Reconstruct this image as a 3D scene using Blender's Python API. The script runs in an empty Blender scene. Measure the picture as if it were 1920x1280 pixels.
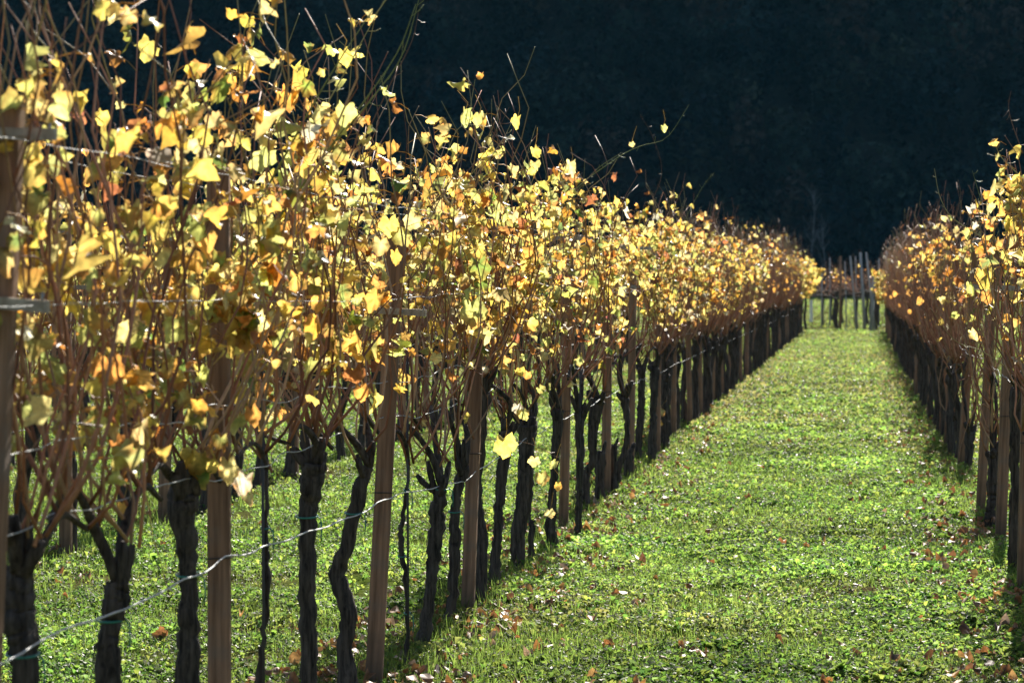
import bpy, math, random
import numpy as np
from mathutils import Vector

C = bpy.context.scene
COL = C.collection
R_ = math.radians

# ------------------------------------------------------------------ camera
F_PX = 5333.0                       # 100 mm lens on a 36 mm sensor, photo 1920 px wide
EYE = np.array([0.0, 0.0, 1.6])
YAW, PITCH = R_(6.958), R_(1.152)
cam = bpy.data.cameras.new("camera")
cam.lens = 100.0
cam.sensor_width = 36.0
cam.clip_start = 0.5
cam.clip_end = 3000
cam.dof.use_dof = True
cam.dof.focus_distance = 13.5
cam.dof.aperture_fstop = 7.5
cam_o = bpy.data.objects.new("camera", cam)
cam_o.location = EYE
cam_o.rotation_euler = (math.pi / 2 - PITCH, 0, YAW)
COL.objects.link(cam_o)
C.camera = cam_o

# ------------------------------------------------------------------ sky, sun, exposure
SUN_AZ, SUN_EL = R_(4.5), R_(34.0)   # azimuth to the east of the rows' direction (+Y)
w = bpy.data.worlds.new("World")
C.world = w
w.use_nodes = True
nt = w.node_tree
sky = nt.nodes.new("ShaderNodeTexSky")
sky.sky_type = 'NISHITA'
sky.sun_disc = False
sky.sun_elevation = SUN_EL
sky.sun_rotation = SUN_AZ
nt.links.new(sky.outputs[0], nt.nodes["Background"].inputs[0])
nt.nodes["Background"].inputs[1].default_value = 0.055
sl = bpy.data.lights.new("sun", 'SUN')
sl.energy = 5.0
sl.angle = R_(0.5)
sl.color = (1.0, 0.93, 0.82)
so = bpy.data.objects.new("sun", sl)
S_DIR = Vector((math.sin(SUN_AZ) * math.cos(SUN_EL), math.cos(SUN_AZ) * math.cos(SUN_EL), math.sin(SUN_EL)))
so.rotation_euler = S_DIR.to_track_quat('Z', 'Y').to_euler()
so.location = (20, 60, 60)
COL.objects.link(so)
C.view_settings.view_transform = 'Standard'
C.view_settings.look = 'None'
C.view_settings.exposure = 1.38
C.view_settings.gamma = 1.0
C.cycles.use_denoising = True
C.cycles.max_bounces = 8
C.cycles.diffuse_bounces = 3
C.cycles.glossy_bounces = 2
C.cycles.transmission_bounces = 4
C.cycles.transparent_max_bounces = 6
C.cycles.sample_clamp_direct = 12.0
C.cycles.sample_clamp_indirect = 6.0
C.cycles.caustics_reflective = False
C.cycles.caustics_refractive = False

# ------------------------------------------------------------------ pixel <-> world (photo pixels, 1920 x 1280)
_cp, _sp, _cy, _sy = math.cos(PITCH), math.sin(PITCH), math.cos(YAW), math.sin(YAW)
FWD = np.array([-_sy * _cp, _cy * _cp, -_sp])
RGT = np.array([_cy, _sy, 0.0])
UPV = np.cross(RGT, FWD)


def ray(u, v):
    return FWD + RGT * (u - 960) / F_PX - UPV * (v - 640) / F_PX


def on_ground(u, v, z=0.0):
    d = ray(u, v)
    return EYE + d * (z - EYE[2]) / d[2]


def on_y(u, v, Y):
    d = ray(u, v)
    return EYE + d * Y / d[1]


def y_at(u, X, v=900):
    d = ray(u, v)
    return X / d[0] * d[1]


X_L, X_R = -1.88, 0.85
ROW = 2.73
ROW_END = 95.0

# ------------------------------------------------------------------ helpers


class Mesh:
    """Collects vertices, faces, a per-vertex own colour (tint) and a material slot per face."""

    def __init__(self):
        self.v, self.t, self.f3, self.f4, self.m3, self.m4, self.n = [], [], [], [], [], [], 0

    def add(self, v, f4=None, f3=None, tint=(1, 1, 1), mat=0):
        v = np.asarray(v, float).reshape(-1, 3)
        t = np.asarray(tint, float)
        if t.ndim == 1:
            t = np.broadcast_to(t, (len(v), 3))
        self.v.append(v)
        self.t.append(t)
        if f4 is not None and len(f4):
            f = np.asarray(f4, int).reshape(-1, 4) + self.n
            self.f4.append(f)
            self.m4.append(np.full(len(f), mat))
        if f3 is not None and len(f3):
            f = np.asarray(f3, int).reshape(-1, 3) + self.n
            self.f3.append(f)
            self.m3.append(np.full(len(f), mat))
        self.n += len(v)

    def mesh(self, name, mats, smooth=True):
        me = bpy.data.meshes.new(name)
        v = np.concatenate(self.v)
        t = np.concatenate(self.t)
        q = np.concatenate(self.f4) if self.f4 else np.zeros((0, 4), int)
        r = np.concatenate(self.f3) if self.f3 else np.zeros((0, 3), int)
        mi = np.concatenate(self.m4 + self.m3) if (self.m4 or self.m3) else np.zeros(0, int)
        me.vertices.add(len(v))
        me.vertices.foreach_set("co", v.astype(np.float32).ravel())
        me.loops.add(q.size + r.size)
        me.loops.foreach_set("vertex_index", np.concatenate([q.ravel(), r.ravel()]).astype(np.int32))
        me.polygons.add(len(q) + len(r))
        ls = np.concatenate([np.arange(len(q)) * 4, q.size + np.arange(len(r)) * 3])
        me.polygons.foreach_set("loop_start", ls.astype(np.int32))
        me.polygons.foreach_set("material_index", mi.astype(np.int32))
        me.polygons.foreach_set("use_smooth", np.full(len(ls), smooth))
        a = me.attributes.new("tint", 'FLOAT_COLOR', 'POINT')
        a.data.foreach_set("color", np.concatenate([t, np.ones((len(t), 1))], 1).astype(np.float32).ravel())
        for m in mats:
            me.materials.append(m)
        me.update(calc_edges=True)
        return me

    def obj(self, name, mats, parent=None, smooth=True):
        o = bpy.data.objects.new(name, self.mesh(name, mats, smooth))
        COL.objects.link(o)
        if parent is not None:
            o.parent = parent
        return o


def tag(o, label=None, cat=None, group=None, kind=None):
    if label:
        o["label"] = label
    if cat:
        o["category"] = cat
    if group:
        o["group"] = group
    if kind:
        o["kind"] = kind
    return o


def empty(name, loc, label, cat, group=None):
    o = bpy.data.objects.new(name, None)
    o.location = loc
    o.empty_display_size = 0.1
    COL.objects.link(o)
    return tag(o, label, cat, group)


def copy_tree(o, parent=None):
    c = o.copy()
    COL.objects.link(c)
    if parent is not None:
        c.parent = parent
    for ch in list(o.children):
        copy_tree(ch, c)
    return c


def tube(mb, path, rad, k=5, tint=(1, 1, 1), mat=0, cap=True, ridge=None):
    """A tapering tube along path; ridge(theta, i) gives a factor on the radius."""
    p = np.asarray(path, float)
    n = len(p)
    rad = np.broadcast_to(np.asarray(rad, float), (n,))
    d = np.gradient(p, axis=0)
    d /= np.linalg.norm(d, axis=1)[:, None] + 1e-9
    ref = np.array([0.31, 0.94, 0.12]) if abs(d[:, 2]).mean() > 0.5 else np.array([0.05, 0.1, 1.0])
    a = np.cross(d, ref)
    a /= np.linalg.norm(a, axis=1)[:, None] + 1e-9
    b = np.cross(d, a)
    th = np.arange(k) * 2 * math.pi / k
    rr = rad[:, None] * (np.ones((n, k)) if ridge is None else ridge(th[None, :], np.arange(n)[:, None]))
    v = p[:, None, :] + rr[..., None] * (np.cos(th)[None, :, None] * a[:, None, :] + np.sin(th)[None, :, None] * b[:, None, :])
    i = np.arange(n - 1)[:, None] * k
    j = np.arange(k)[None, :]
    j2 = (j + 1) % k
    f4 = np.stack([i + j, i + j2, i + k + j2, i + k + j], -1).reshape(-1, 4)
    v = v.reshape(-1, 3)
    t = np.asarray(tint, float)
    if t.ndim == 2:
        t = np.repeat(t, k, axis=0)
    f3 = None
    if cap:
        v = np.concatenate([v, p[:1], p[-1:]])
        c0, c1 = n * k, n * k + 1
        jj = np.arange(k)
        f3 = np.concatenate([np.stack([np.full(k, c0), (jj + 1) % k, jj], 1), np.stack([np.full(k, c1), (n - 1) * k + jj, (n - 1) * k + (jj + 1) % k], 1)])
        if t.ndim == 2:
            t = np.concatenate([t, t[:1], t[-1:]])
    mb.add(v, f4, f3, t, mat)


def smooth_path(pts, n):
    """Catmull-Rom through pts (any number of columns), n samples."""
    p = np.asarray(pts, float)
    if len(p) < 3:
        t = np.linspace(0, 1, n)[:, None]
        return p[0] * (1 - t) + p[-1] * t
    q = np.concatenate([2 * p[:1] - p[1:2], p, 2 * p[-1:] - p[-2:-1]])
    out = []
    for s in np.linspace(0, len(p) - 1 - 1e-6, n):
        i = int(s)
        t = s - i
        a, b, c, d = q[i], q[i + 1], q[i + 2], q[i + 3]
        out.append(0.5 * (2 * b + (c - a) * t + (2 * a - 5 * b + 4 * c - d) * t * t + (3 * b - 3 * c + d - a) * t ** 3))
    return np.array(out)


def box(mb, c, s, rot=0.0, tint=(1, 1, 1), mat=0, bev=0.004):
    """A box with chamfered long edges (octagonal outline in x-y), centred at c, size s, turned about z."""
    hx, hy, hz = s[0] / 2, s[1] / 2, s[2] / 2
    e = bev
    o = np.array([(-hx + e, -hy), (hx - e, -hy), (hx, -hy + e), (hx, hy - e), (hx - e, hy), (-hx + e, hy), (-hx, hy - e), (-hx, -hy + e)])
    cr, sr = math.cos(rot), math.sin(rot)
    o = o @ np.array([[cr, sr], [-sr, cr]])
    v = np.concatenate([np.c_[o, np.full(8, -hz)], np.c_[o, np.full(8, hz)]]) + np.asarray(c, float)
    f4 = [(i, (i + 1) % 8, 8 + (i + 1) % 8, 8 + i) for i in range(8)]
    f4 += [(8, 9, 10, 15), (10, 11, 14, 15), (11, 12, 13, 14), (0, 7, 2, 1), (7, 6, 3, 2), (6, 5, 4, 3)]
    mb.add(v, f4, None, tint, mat)


# ------------------------------------------------------------------ materials


def new_mat(name):
    m = bpy.data.materials.new(name)
    m.use_nodes = True
    n = m.node_tree.nodes
    return m, n, m.node_tree.links, n["Principled BSDF"], n["Material Output"]


def leaf_mat(name, trans=0.55, rough=0.38, spec=0.5, mottle=0.35, scale=60.0, tr_gain=1.25):
    """Thin leaf: own colour from the tint attribute, mottled; part of the light passes through."""
    m, n, l, bs, out = new_mat(name)
    at = n.new("ShaderNodeAttribute")
    at.attribute_name = "tint"
    tc = n.new("ShaderNodeTexCoord")
    nz = n.new("ShaderNodeTexNoise")
    nz.inputs["Scale"].default_value = scale
    nz.inputs["Detail"].default_value = 3
    l.new(tc.outputs["Object"], nz.inputs["Vector"])
    mr = n.new("ShaderNodeMapRange")
    mr.inputs[1].default_value = 0.35
    mr.inputs[2].default_value = 0.65
    mr.inputs[3].default_value = 1 - mottle
    mr.inputs[4].default_value = 1 + mottle * 0.5
    l.new(nz.outputs["Fac"], mr.inputs[0])
    mul = n.new("ShaderNodeVectorMath")
    mul.operation = 'SCALE'
    l.new(at.outputs["Color"], mul.inputs[0])
    l.new(mr.outputs[0], mul.inputs["Scale"])
    l.new(mul.outputs[0], bs.inputs["Base Color"])
    bs.inputs["Roughness"].default_value = rough
    bs.inputs["Specular IOR Level"].default_value = spec
    tr = n.new("ShaderNodeBsdfTranslucent")
    g = n.new("ShaderNodeVectorMath")
    g.operation = 'SCALE'
    g.inputs["Scale"].default_value = tr_gain
    l.new(mul.outputs[0], g.inputs[0])
    l.new(g.outputs[0], tr.inputs["Color"])
    mx = n.new("ShaderNodeMixShader")
    mx.inputs[0].default_value = trans
    l.new(bs.outputs[0], mx.inputs[1])
    l.new(tr.outputs[0], mx.inputs[2])
    l.new(mx.outputs[0], out.inputs["Surface"])
    return m


M_LEAF = leaf_mat("vine_leaf", 0.66, 0.38, 0.6, 0.3, 45.0, 1.55)
M_GRASS = leaf_mat("grass_leaf", 0.64, 0.46, 0.2, 0.25, 25.0, 2.0)
M_LITTER = leaf_mat("dry_leaf", 0.3, 0.5, 0.35, 0.4, 50.0)
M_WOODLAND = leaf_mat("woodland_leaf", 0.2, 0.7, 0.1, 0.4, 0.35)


def bark_mat(name, c0, c1, scale, stretch, bump, rough=0.85, attr=False):
    m, n, l, bs, out = new_mat(name)
    tc = n.new("ShaderNodeTexCoord")
    mp = n.new("ShaderNodeMapping")
    mp.inputs["Scale"].default_value = (1, 1, stretch)
    l.new(tc.outputs["Object"], mp.inputs[0])
    nz = n.new("ShaderNodeTexNoise")
    nz.inputs["Scale"].default_value = scale
    nz.inputs["Detail"].default_value = 6
    nz.inputs["Roughness"].default_value = 0.65
    l.new(mp.outputs[0], nz.inputs["Vector"])
    rp = n.new("ShaderNodeValToRGB")
    rp.color_ramp.elements[0].position = 0.35
    rp.color_ramp.elements[1].position = 0.68
    rp.color_ramp.elements[0].color = (*c0, 1)
    rp.color_ramp.elements[1].color = (*c1, 1)
    l.new(nz.outputs["Fac"], rp.inputs[0])
    if attr:
        at = n.new("ShaderNodeAttribute")
        at.attribute_name = "tint"
        mm = n.new("ShaderNodeMix")
        mm.data_type = 'RGBA'
        mm.blend_type = 'MULTIPLY'
        mm.inputs[0].default_value = 1
        l.new(rp.outputs[0], mm.inputs[6])
        l.new(at.outputs["Color"], mm.inputs[7])
        l.new(mm.outputs[2], bs.inputs["Base Color"])
    else:
        l.new(rp.outputs[0], bs.inputs["Base Color"])
    bs.inputs["Roughness"].default_value = rough
    bs.inputs["Specular IOR Level"].default_value = 0.3
    bp = n.new("ShaderNodeBump")
    bp.inputs["Strength"].default_value = bump
    bp.inputs["Distance"].default_value = 0.012
    l.new(nz.outputs["Fac"], bp.inputs["Height"])
    l.new(bp.outputs[0], bs.inputs["Normal"])
    return m


M_BARK = bark_mat("vine_bark", (0.008, 0.006, 0.005), (0.12, 0.095, 0.077), 60, 0.10, 1.0)
M_CANE = bark_mat("cane_bark", (0.75, 0.75, 0.75), (1.1, 1.1, 1.1), 70, 0.3, 0.2, 0.5, attr=True)
M_POST = bark_mat("post_wood", (0.13, 0.068, 0.038), (0.40, 0.225, 0.135), 34, 0.045, 0.5, 0.75)
M_SLAT = bark_mat("slat_wood", (0.26, 0.20, 0.145), (0.50, 0.42, 0.33), 40, 0.5, 0.3, 0.7)
M_POLE = bark_mat("pole_concrete", (0.24, 0.235, 0.23), (0.42, 0.41, 0.40), 12, 0.3, 0.2, 0.8)
M_GREYBARK = bark_mat("grey_bark", (0.10, 0.10, 0.10), (0.24, 0.24, 0.24), 6, 0.2, 0.4)


def weather_post():
    """Soil-stained foot, greyed streaks and knots on the sawn posts."""
    n, l = M_POST.node_tree.nodes, M_POST.node_tree.links
    bs = n["Principled BSDF"]
    src = bs.inputs["Base Color"].links[0].from_socket
    tc = n.new("ShaderNodeTexCoord")
    sep = n.new("ShaderNodeSeparateXYZ")
    l.new(tc.outputs["Object"], sep.inputs[0])
    nz = n.new("ShaderNodeTexNoise")
    nz.inputs["Scale"].default_value = 7
    nz.inputs["Detail"].default_value = 5
    l.new(tc.outputs["Object"], nz.inputs["Vector"])
    ad = n.new("ShaderNodeMath")
    ad.operation = 'MULTIPLY_ADD'
    ad.inputs[1].default_value = 0.35
    l.new(nz.outputs["Fac"], ad.inputs[0])
    l.new(sep.outputs[2], ad.inputs[2])
    st = n.new("ShaderNodeMapRange")
    st.inputs[1].default_value = 0.20
    st.inputs[2].default_value = 0.42
    st.inputs[3].default_value = 0.75
    st.inputs[4].default_value = 0.0
    l.new(ad.outputs[0], st.inputs[0])
    m1 = n.new("ShaderNodeMix")
    m1.data_type = 'RGBA'
    l.new(st.outputs[0], m1.inputs[0])
    l.new(src, m1.inputs[6])
    m1.inputs[7].default_value = (0.075, 0.06, 0.04, 1)
    gy = n.new("ShaderNodeMapRange")
    gy.inputs[1].default_value = 0.52
    gy.inputs[2].default_value = 0.72
    gy.inputs[4].default_value = 0.7
    l.new(nz.outputs["Fac"], gy.inputs[0])
    m2 = n.new("ShaderNodeMix")
    m2.data_type = 'RGBA'
    l.new(gy.outputs[0], m2.inputs[0])
    l.new(m1.outputs[2], m2.inputs[6])
    m2.inputs[7].default_value = (0.17, 0.14, 0.115, 1)
    l.new(m2.outputs[2], bs.inputs["Base Color"])


weather_post()


def plain(name, col, rough=0.5, metal=0.0):
    m, n, l, bs, out = new_mat(name)
    nz = n.new("ShaderNodeTexNoise")
    nz.inputs["Scale"].default_value = 90
    mr = n.new("ShaderNodeMix")
    mr.data_type = 'RGBA'
    l.new(nz.outputs["Fac"], mr.inputs[0])
    mr.inputs[6].default_value = (*[c * 0.75 for c in col], 1)
    mr.inputs[7].default_value = (*[min(1, c * 1.2) for c in col], 1)
    l.new(mr.outputs[2], bs.inputs["Base Color"])
    bs.inputs["Roughness"].default_value = rough
    bs.inputs["Metallic"].default_value = metal
    return m


M_WIRE = plain("galvanised_wire", (0.42, 0.43, 0.43), 0.55, 0.2)
M_BAND = plain("rusty_wire", (0.05, 0.04, 0.035), 0.6)
M_TIE = plain("green_plastic", (0.03, 0.20, 0.15), 0.35)
M_ROD = plain("dark_iron", (0.045, 0.04, 0.036), 0.6)
M_NAIL = plain("nail_steel", (0.30, 0.29, 0.28), 0.4, 0.6)
M_GUARD = plain("white_sleeve", (0.75, 0.76, 0.76), 0.5)

m, n, l, bs, out = new_mat("grassy_soil")
tc = n.new("ShaderNodeTexCoord")
n1 = n.new("ShaderNodeTexNoise")
n1.inputs["Scale"].default_value = 0.55
n1.inputs["Detail"].default_value = 8
n1.inputs["Roughness"].default_value = 0.7
n2 = n.new("ShaderNodeTexNoise")
n2.inputs["Scale"].default_value = 24
n2.inputs["Detail"].default_value = 6
l.new(tc.outputs["Object"], n1.inputs[0])
l.new(tc.outputs["Object"], n2.inputs[0])
r1 = n.new("ShaderNodeValToRGB")
r1.color_ramp.elements[0].position = 0.38
r1.color_ramp.elements[1].position = 0.6
r1.color_ramp.elements[0].color = (0.07, 0.055, 0.03, 1)
r1.color_ramp.elements[1].color = (0.06, 0.085, 0.018, 1)
l.new(n1.outputs["Fac"], r1.inputs[0])
r2 = n.new("ShaderNodeValToRGB")
r2.color_ramp.elements[0].color = (0.45, 0.45, 0.45, 1)
r2.color_ramp.elements[1].color = (1.5, 1.5, 1.4, 1)
l.new(n2.outputs["Fac"], r2.inputs[0])
mm = n.new("ShaderNodeMix")
mm.data_type = 'RGBA'
mm.blend_type = 'MULTIPLY'
mm.inputs[0].default_value = 1
l.new(r1.outputs[0], mm.inputs[6])
l.new(r2.outputs[0], mm.inputs[7])
l.new(mm.outputs[2], bs.inputs["Base Color"])
bs.inputs["Roughness"].default_value = 0.95
bs.inputs["Specular IOR Level"].default_value = 0.0
bp = n.new("ShaderNodeBump")
bp.inputs["Strength"].default_value = 0.8
bp.inputs["Distance"].default_value = 0.03
l.new(n2.outputs["Fac"], bp.inputs["Height"])
l.new(bp.outputs[0], bs.inputs["Normal"])
M_GROUND = m
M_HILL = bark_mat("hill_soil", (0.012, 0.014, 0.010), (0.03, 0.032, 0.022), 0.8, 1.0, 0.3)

# ------------------------------------------------------------------ setting: ground, hillside
rng = np.random.default_rng(7)


def ground_z(x, y):
    x, y = np.asarray(x, float), np.asarray(y, float)
    return 0.018 * np.sin(x * 2.3 + 0.4) * np.sin(y * 0.9) + 0.012 * np.sin(x * 5.1 + y * 1.7)


g = Mesh()
xs = np.concatenate([[-900, -300, -80, -30], np.arange(-16, 8.1, 0.4), [20, 60, 300, 900]])
ys = np.concatenate([[-300, -20], np.arange(0, 110, 0.5), [130, 160, 200, 300, 600, 1500]])
gx, gy = np.meshgrid(xs, ys)
gz = ground_z(gx, gy) * ((gy < 112) & (gy > -5) & (np.abs(gx) < 18))
nx = len(xs)
idx = np.arange(len(ys) * nx).reshape(len(ys), nx)
q = np.stack([idx[:-1, :-1], idx[:-1, 1:], idx[1:, 1:], idx[1:, :-1]], -1).reshape(-1, 4)
g.add(np.stack([gx, gy, gz], -1).reshape(-1, 3), q)
tag(g.obj("ground", [M_GROUND]), "flat grassy vineyard soil under the rows", kind="structure")

HX = np.arange(-520, 521, 13.0)
HY = np.array([326, 334, 342, 350, 360, 370, 380, 390, 400, 412, 426, 440, 460, 480, 560])


def hill_z(x, y):
    t = np.clip((y - 330) / 110.0, 0, 1)
    z = 108 * t ** 1.05
    z = z + (3.5 * np.sin(x * 0.045 + 1) + 2.2 * np.sin(x * 0.11 + y * 0.05)) * t
    return np.where(y > 440, z - 6 * ((y - 440) / 100.0), z) - 0.8 * (y < 329)


hx, hy = np.meshgrid(HX, HY)
g = Mesh()
idx = np.arange(hx.size).reshape(hx.shape)
q = np.stack([idx[:-1, :-1], idx[:-1, 1:], idx[1:, 1:], idx[1:, :-1]], -1).reshape(-1, 4)
g.add(np.stack([hx, hy, hill_z(hx, hy)], -1).reshape(-1, 3), q)
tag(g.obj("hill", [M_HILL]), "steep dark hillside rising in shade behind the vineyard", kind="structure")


def quads(cen, size, nrm, aspect=1.0, rng=rng):
    """Rhomb leaf cards: centres, sizes, normals -> (n*4,3) vertices and faces."""
    k = len(cen)
    nrm = nrm / (np.linalg.norm(nrm, axis=1)[:, None] + 1e-9)
    r = rng.normal(size=(k, 3))
    a = np.cross(nrm, r)
    a /= np.linalg.norm(a, axis=1)[:, None] + 1e-9
    b = np.cross(nrm, a)
    s = size[:, None]
    v = np.stack([cen - a * s, cen - b * s * aspect, cen + a * s, cen + b * s * aspect], 1)
    v = v + nrm[:, None, :] * (np.array([0, 1, 0, 1])[None, :, None] * s[:, None] * 0.25)
    return v.reshape(-1, 3), np.arange(k * 4).reshape(-1, 4)


# the wooded hillside: crowns of many leaf clumps, one mass of trees
g = Mesh()
tx, ty = [], []
yy = 329.0
while yy < 420:
    xx = -170.0
    while xx < 70:
        tx.append(xx + rng.uniform(-1.6, 1.6))
        ty.append(yy + rng.uniform(-1.6, 1.6))
        xx += 5.6
    yy += 4.6
tx, ty = np.array(tx), np.array(ty)
keep = np.abs(tx + ty * 0.11) < ty * 0.29
tx, ty = tx[keep], ty[keep]
tz = hill_z(tx, ty)
cen, siz, nor, tin = [], [], [], []
for x, y, z in zip(tx, ty, tz):
    h = rng.uniform(6.5, 13.0)
    rw = rng.uniform(2.2, 4.2)
    k = 210 if z < 52 else 60
    d = rng.normal(size=(k, 3))
    d /= np.linalg.norm(d, axis=1)[:, None]
    rr = rng.uniform(0.55, 1.05, k)[:, None] * (1 + 0.22 * np.sin(d[:, :1] * 5 + x) * np.cos(d[:, 2:] * 6 + y))
    cen.append(np.array([x, y, z + h * 0.62]) + d * rr * np.array([rw, rw, h * 0.46]))
    siz.append(rng.uniform(0.25, 0.7, k))
    nor.append(d + rng.normal(size=(k, 3)) * 0.6)
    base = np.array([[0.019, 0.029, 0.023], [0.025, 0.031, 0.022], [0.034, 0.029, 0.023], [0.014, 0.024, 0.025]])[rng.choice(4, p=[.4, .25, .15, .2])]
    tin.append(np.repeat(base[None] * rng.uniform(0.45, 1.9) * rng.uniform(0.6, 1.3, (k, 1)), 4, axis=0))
v, f = quads(np.concatenate(cen), np.concatenate(siz), np.concatenate(nor), 0.7)
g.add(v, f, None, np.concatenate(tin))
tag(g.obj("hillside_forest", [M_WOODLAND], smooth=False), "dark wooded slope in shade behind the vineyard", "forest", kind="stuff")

# ------------------------------------------------------------------ grass and weeds


def value_noise(x, y, s, seed):
    r = np.random.default_rng(seed).uniform(size=(64, 64))
    u, v = x / s, y / s
    i, j = np.floor(u).astype(int), np.floor(v).astype(int)
    a, b = u - i, v - j
    a, b = a * a * (3 - 2 * a), b * b * (3 - 2 * b)
    i, j = i % 64, j % 64
    i2, j2 = (i + 1) % 64, (j + 1) % 64
    return (r[i, j] * (1 - a) + r[i2, j] * a) * (1 - b) + (r[i, j2] * (1 - a) + r[i2, j2] * a) * b


def scatter(n, x0, x1, y0, y1, power, rng):
    """n points whose density falls with distance as y**-power."""
    e = 1 - power
    u = rng.uniform(size=n)
    y = (y0 ** e + u * (y1 ** e - y0 ** e)) ** (1 / e)
    return rng.uniform(x0, x1, n), y


def row_dist(x):
    return np.abs((x - X_L + ROW / 2) % ROW - ROW / 2)


def in_view(x, y, pad=0.25):
    d = np.stack([x, y], 1)
    f = d @ FWD[:2]
    return np.abs(d @ RGT[:2] / f) < 0.18 + pad / np.maximum(y, 3)


grass = Mesh()
rg = np.random.default_rng(11)
# low broad-leaved weeds and clover
parts = [scatter(200000, X_L - 0.4, X_R + 1.4, 10.8, 98, 1.75, rg), scatter(120000, -11.5, X_L, 10.8, 60, 1.8, rg), scatter(9000, -24, -9, 30, 120, 1.2, rg), scatter(9000, X_R + 1.5, 14, 30, 120, 1.2, rg), scatter(16000, -14, 6, 92, 330, 1.6, rg)]
px = np.concatenate([p[0] for p in parts])
py = np.concatenate([p[1] for p in parts])
k = in_view(px, py)
px, py = px[k], py[k]
rd = row_dist(px)
bare = value_noise(px + 50, py + 50, 1.1, 3) * 0.7 + value_noise(px + 50, py + 50, 0.35, 4) * 0.4
bare = bare + np.clip(0.30 - rd, 0, 1) * 1.2 + np.where((py > 27) & (py < 62), np.clip(0.75 - rd, 0, 1) * 0.9, 0)
k = (bare < 0.70) | (rg.uniform(size=len(px)) < 0.22)
px, py, bare = px[k], py[k], bare[k]
N = len(px)
# each a small rosette of folded leaves arching out from its foot
rich = value_noise(px + 9, py + 9, 0.38, 8) * 0.6 + value_noise(px + 3, py + 5, 0.14, 9) * 0.5
N = len(px)
K = 6
grow = np.repeat(np.clip(py / 24.0, 0.85, 1.5) * np.clip(py / 95, 1, 3), K)
rich6 = np.repeat(rich, K)
cx, cy = np.repeat(px, K), np.repeat(py, K)
n6 = N * K
ang = rg.uniform(0, 6.283, n6)
ln = rg.uniform(0.018, 0.054, n6) * (0.45 + 0.9 * rich6) * grow
wdt = ln * rg.uniform(0.10, 0.36, n6)
tilt = rg.uniform(0.35, 1.35, n6)
hz = np.stack([np.cos(ang), np.sin(ang), 0 * ang], 1)
sd = np.stack([-np.sin(ang), np.cos(ang), rg.normal(0, 0.35, n6)], 1)
upv = np.array([0, 0, 1.0])
b0 = np.stack([cx, cy, ground_z(cx, cy)], 1) + hz * (ln * 0.25)[:, None] + upv * (rg.uniform(0.0, 0.06, n6) * rich6 * np.sqrt(grow))[:, None]
md = b0 + hz * (ln * 0.55 * np.cos(tilt))[:, None] + upv * (ln * 0.55 * np.sin(tilt))[:, None]
tp = md + hz * (ln * 0.5 * np.cos(tilt - 0.7))[:, None] + upv * (ln * 0.5 * np.sin(tilt - 0.7))[:, None]
fold = upv * (wdt * 0.35)[:, None]
v = np.stack([b0, md - sd * wdt[:, None] + fold, md, md + sd * wdt[:, None] + fold, tp], 1)
o5 = np.arange(n6)[:, None] * 5
f = np.concatenate([o5 + np.array([0, 2, 4, 1]), o5 + np.array([0, 3, 4, 2])])
pal = np.array([[0.112, 0.185, 0.028], [0.075, 0.15, 0.024], [0.165, 0.21, 0.036], [0.035, 0.075, 0.018], [0.115, 0.18, 0.05]])
ci = np.repeat(rg.choice(5, N, p=[.33, .27, .15, .13, .12]), K)
col = pal[ci] * rg.uniform(0.7, 1.3, (n6, 1))
hue = np.repeat(value_noise(px + 30, py + 30, 2.2, 12), K)[:, None]
thatch = np.repeat(value_noise(px + 15, py * 0.45 + 33, 0.8, 27), K)
dry = np.clip(np.clip((cy - 18) / 70, 0, 0.38) + 0.9 * np.clip(thatch - 0.62, 0, 1) * (cy < 75) + 0.8 * np.clip(np.repeat(bare, K) - 0.5, 0, 0.6), 0, .8)[:, None] * (rg.uniform(0, 1, (n6, 1)) < 0.6)
dark = np.repeat(value_noise(px + 70, py + 11, 0.7, 17) * 0.6 + value_noise(px + 7, py + 31, 0.22, 18) * 0.4, K)[:, None]
col = col * (0.6 + 0.7 * hue) * np.clip(0.42 + 1.25 * dark, 0.48, 1.5) * (1 - dry) + np.array([0.20, 0.165, 0.06]) * dry
grass.add(v.reshape(-1, 3), f, None, np.repeat(col, 5, axis=0))
# grass blades, in tufts
parts = [scatter(75000, X_L - 0.4, X_R + 1.0, 10.8, 98, 1.8, rg), scatter(110000, -11.5, X_L, 10.8, 60, 1.7, rg)]
px = np.concatenate([p[0] for p in parts])
py = np.concatenate([p[1] for p in parts])
tuft = value_noise(px + 20, py + 20, 0.45, 21) + 0.5 * value_noise(px + 20, py + 20, 1.7, 22)
k = in_view(px, py) & (tuft > 0.58)
px, py, tuft = px[k], py[k], tuft[k]
N = len(px)
grow = np.clip(py / 18.0, 0.8, 2.2)
hgt = rg.uniform(0.03, 0.085, N) * (0.4 + 0.75 * tuft) * (1 + 0.35 * (row_dist(px) < 0.16))
ang = rg.uniform(0, 2 * math.pi, N)
lean = rg.uniform(0.1, 0.8, N) * hgt
wd = rg.uniform(0.0016, 0.0035, N) * grow
b0 = np.stack([px, py, ground_z(px, py) - 0.004], 1)
dd = np.stack([np.cos(ang), np.sin(ang), 0 * ang], 1)
sd = np.stack([-np.sin(ang), np.cos(ang), 0 * ang], 1)
up = np.array([0, 0, 1.0])
m1 = b0 + dd * lean[:, None] * 0.3 + up * hgt[:, None] * 0.6
t1 = b0 + dd * lean[:, None] + up * hgt[:, None]
v = np.stack([b0 - sd * wd[:, None], b0 + sd * wd[:, None], m1 + sd * wd[:, None] * 0.8, m1 - sd * wd[:, None] * 0.8, t1 + sd * wd[:, None] * 0.15, t1 - sd * wd[:, None] * 0.15], 1)
o = np.arange(N)[:, None] * 6
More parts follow.
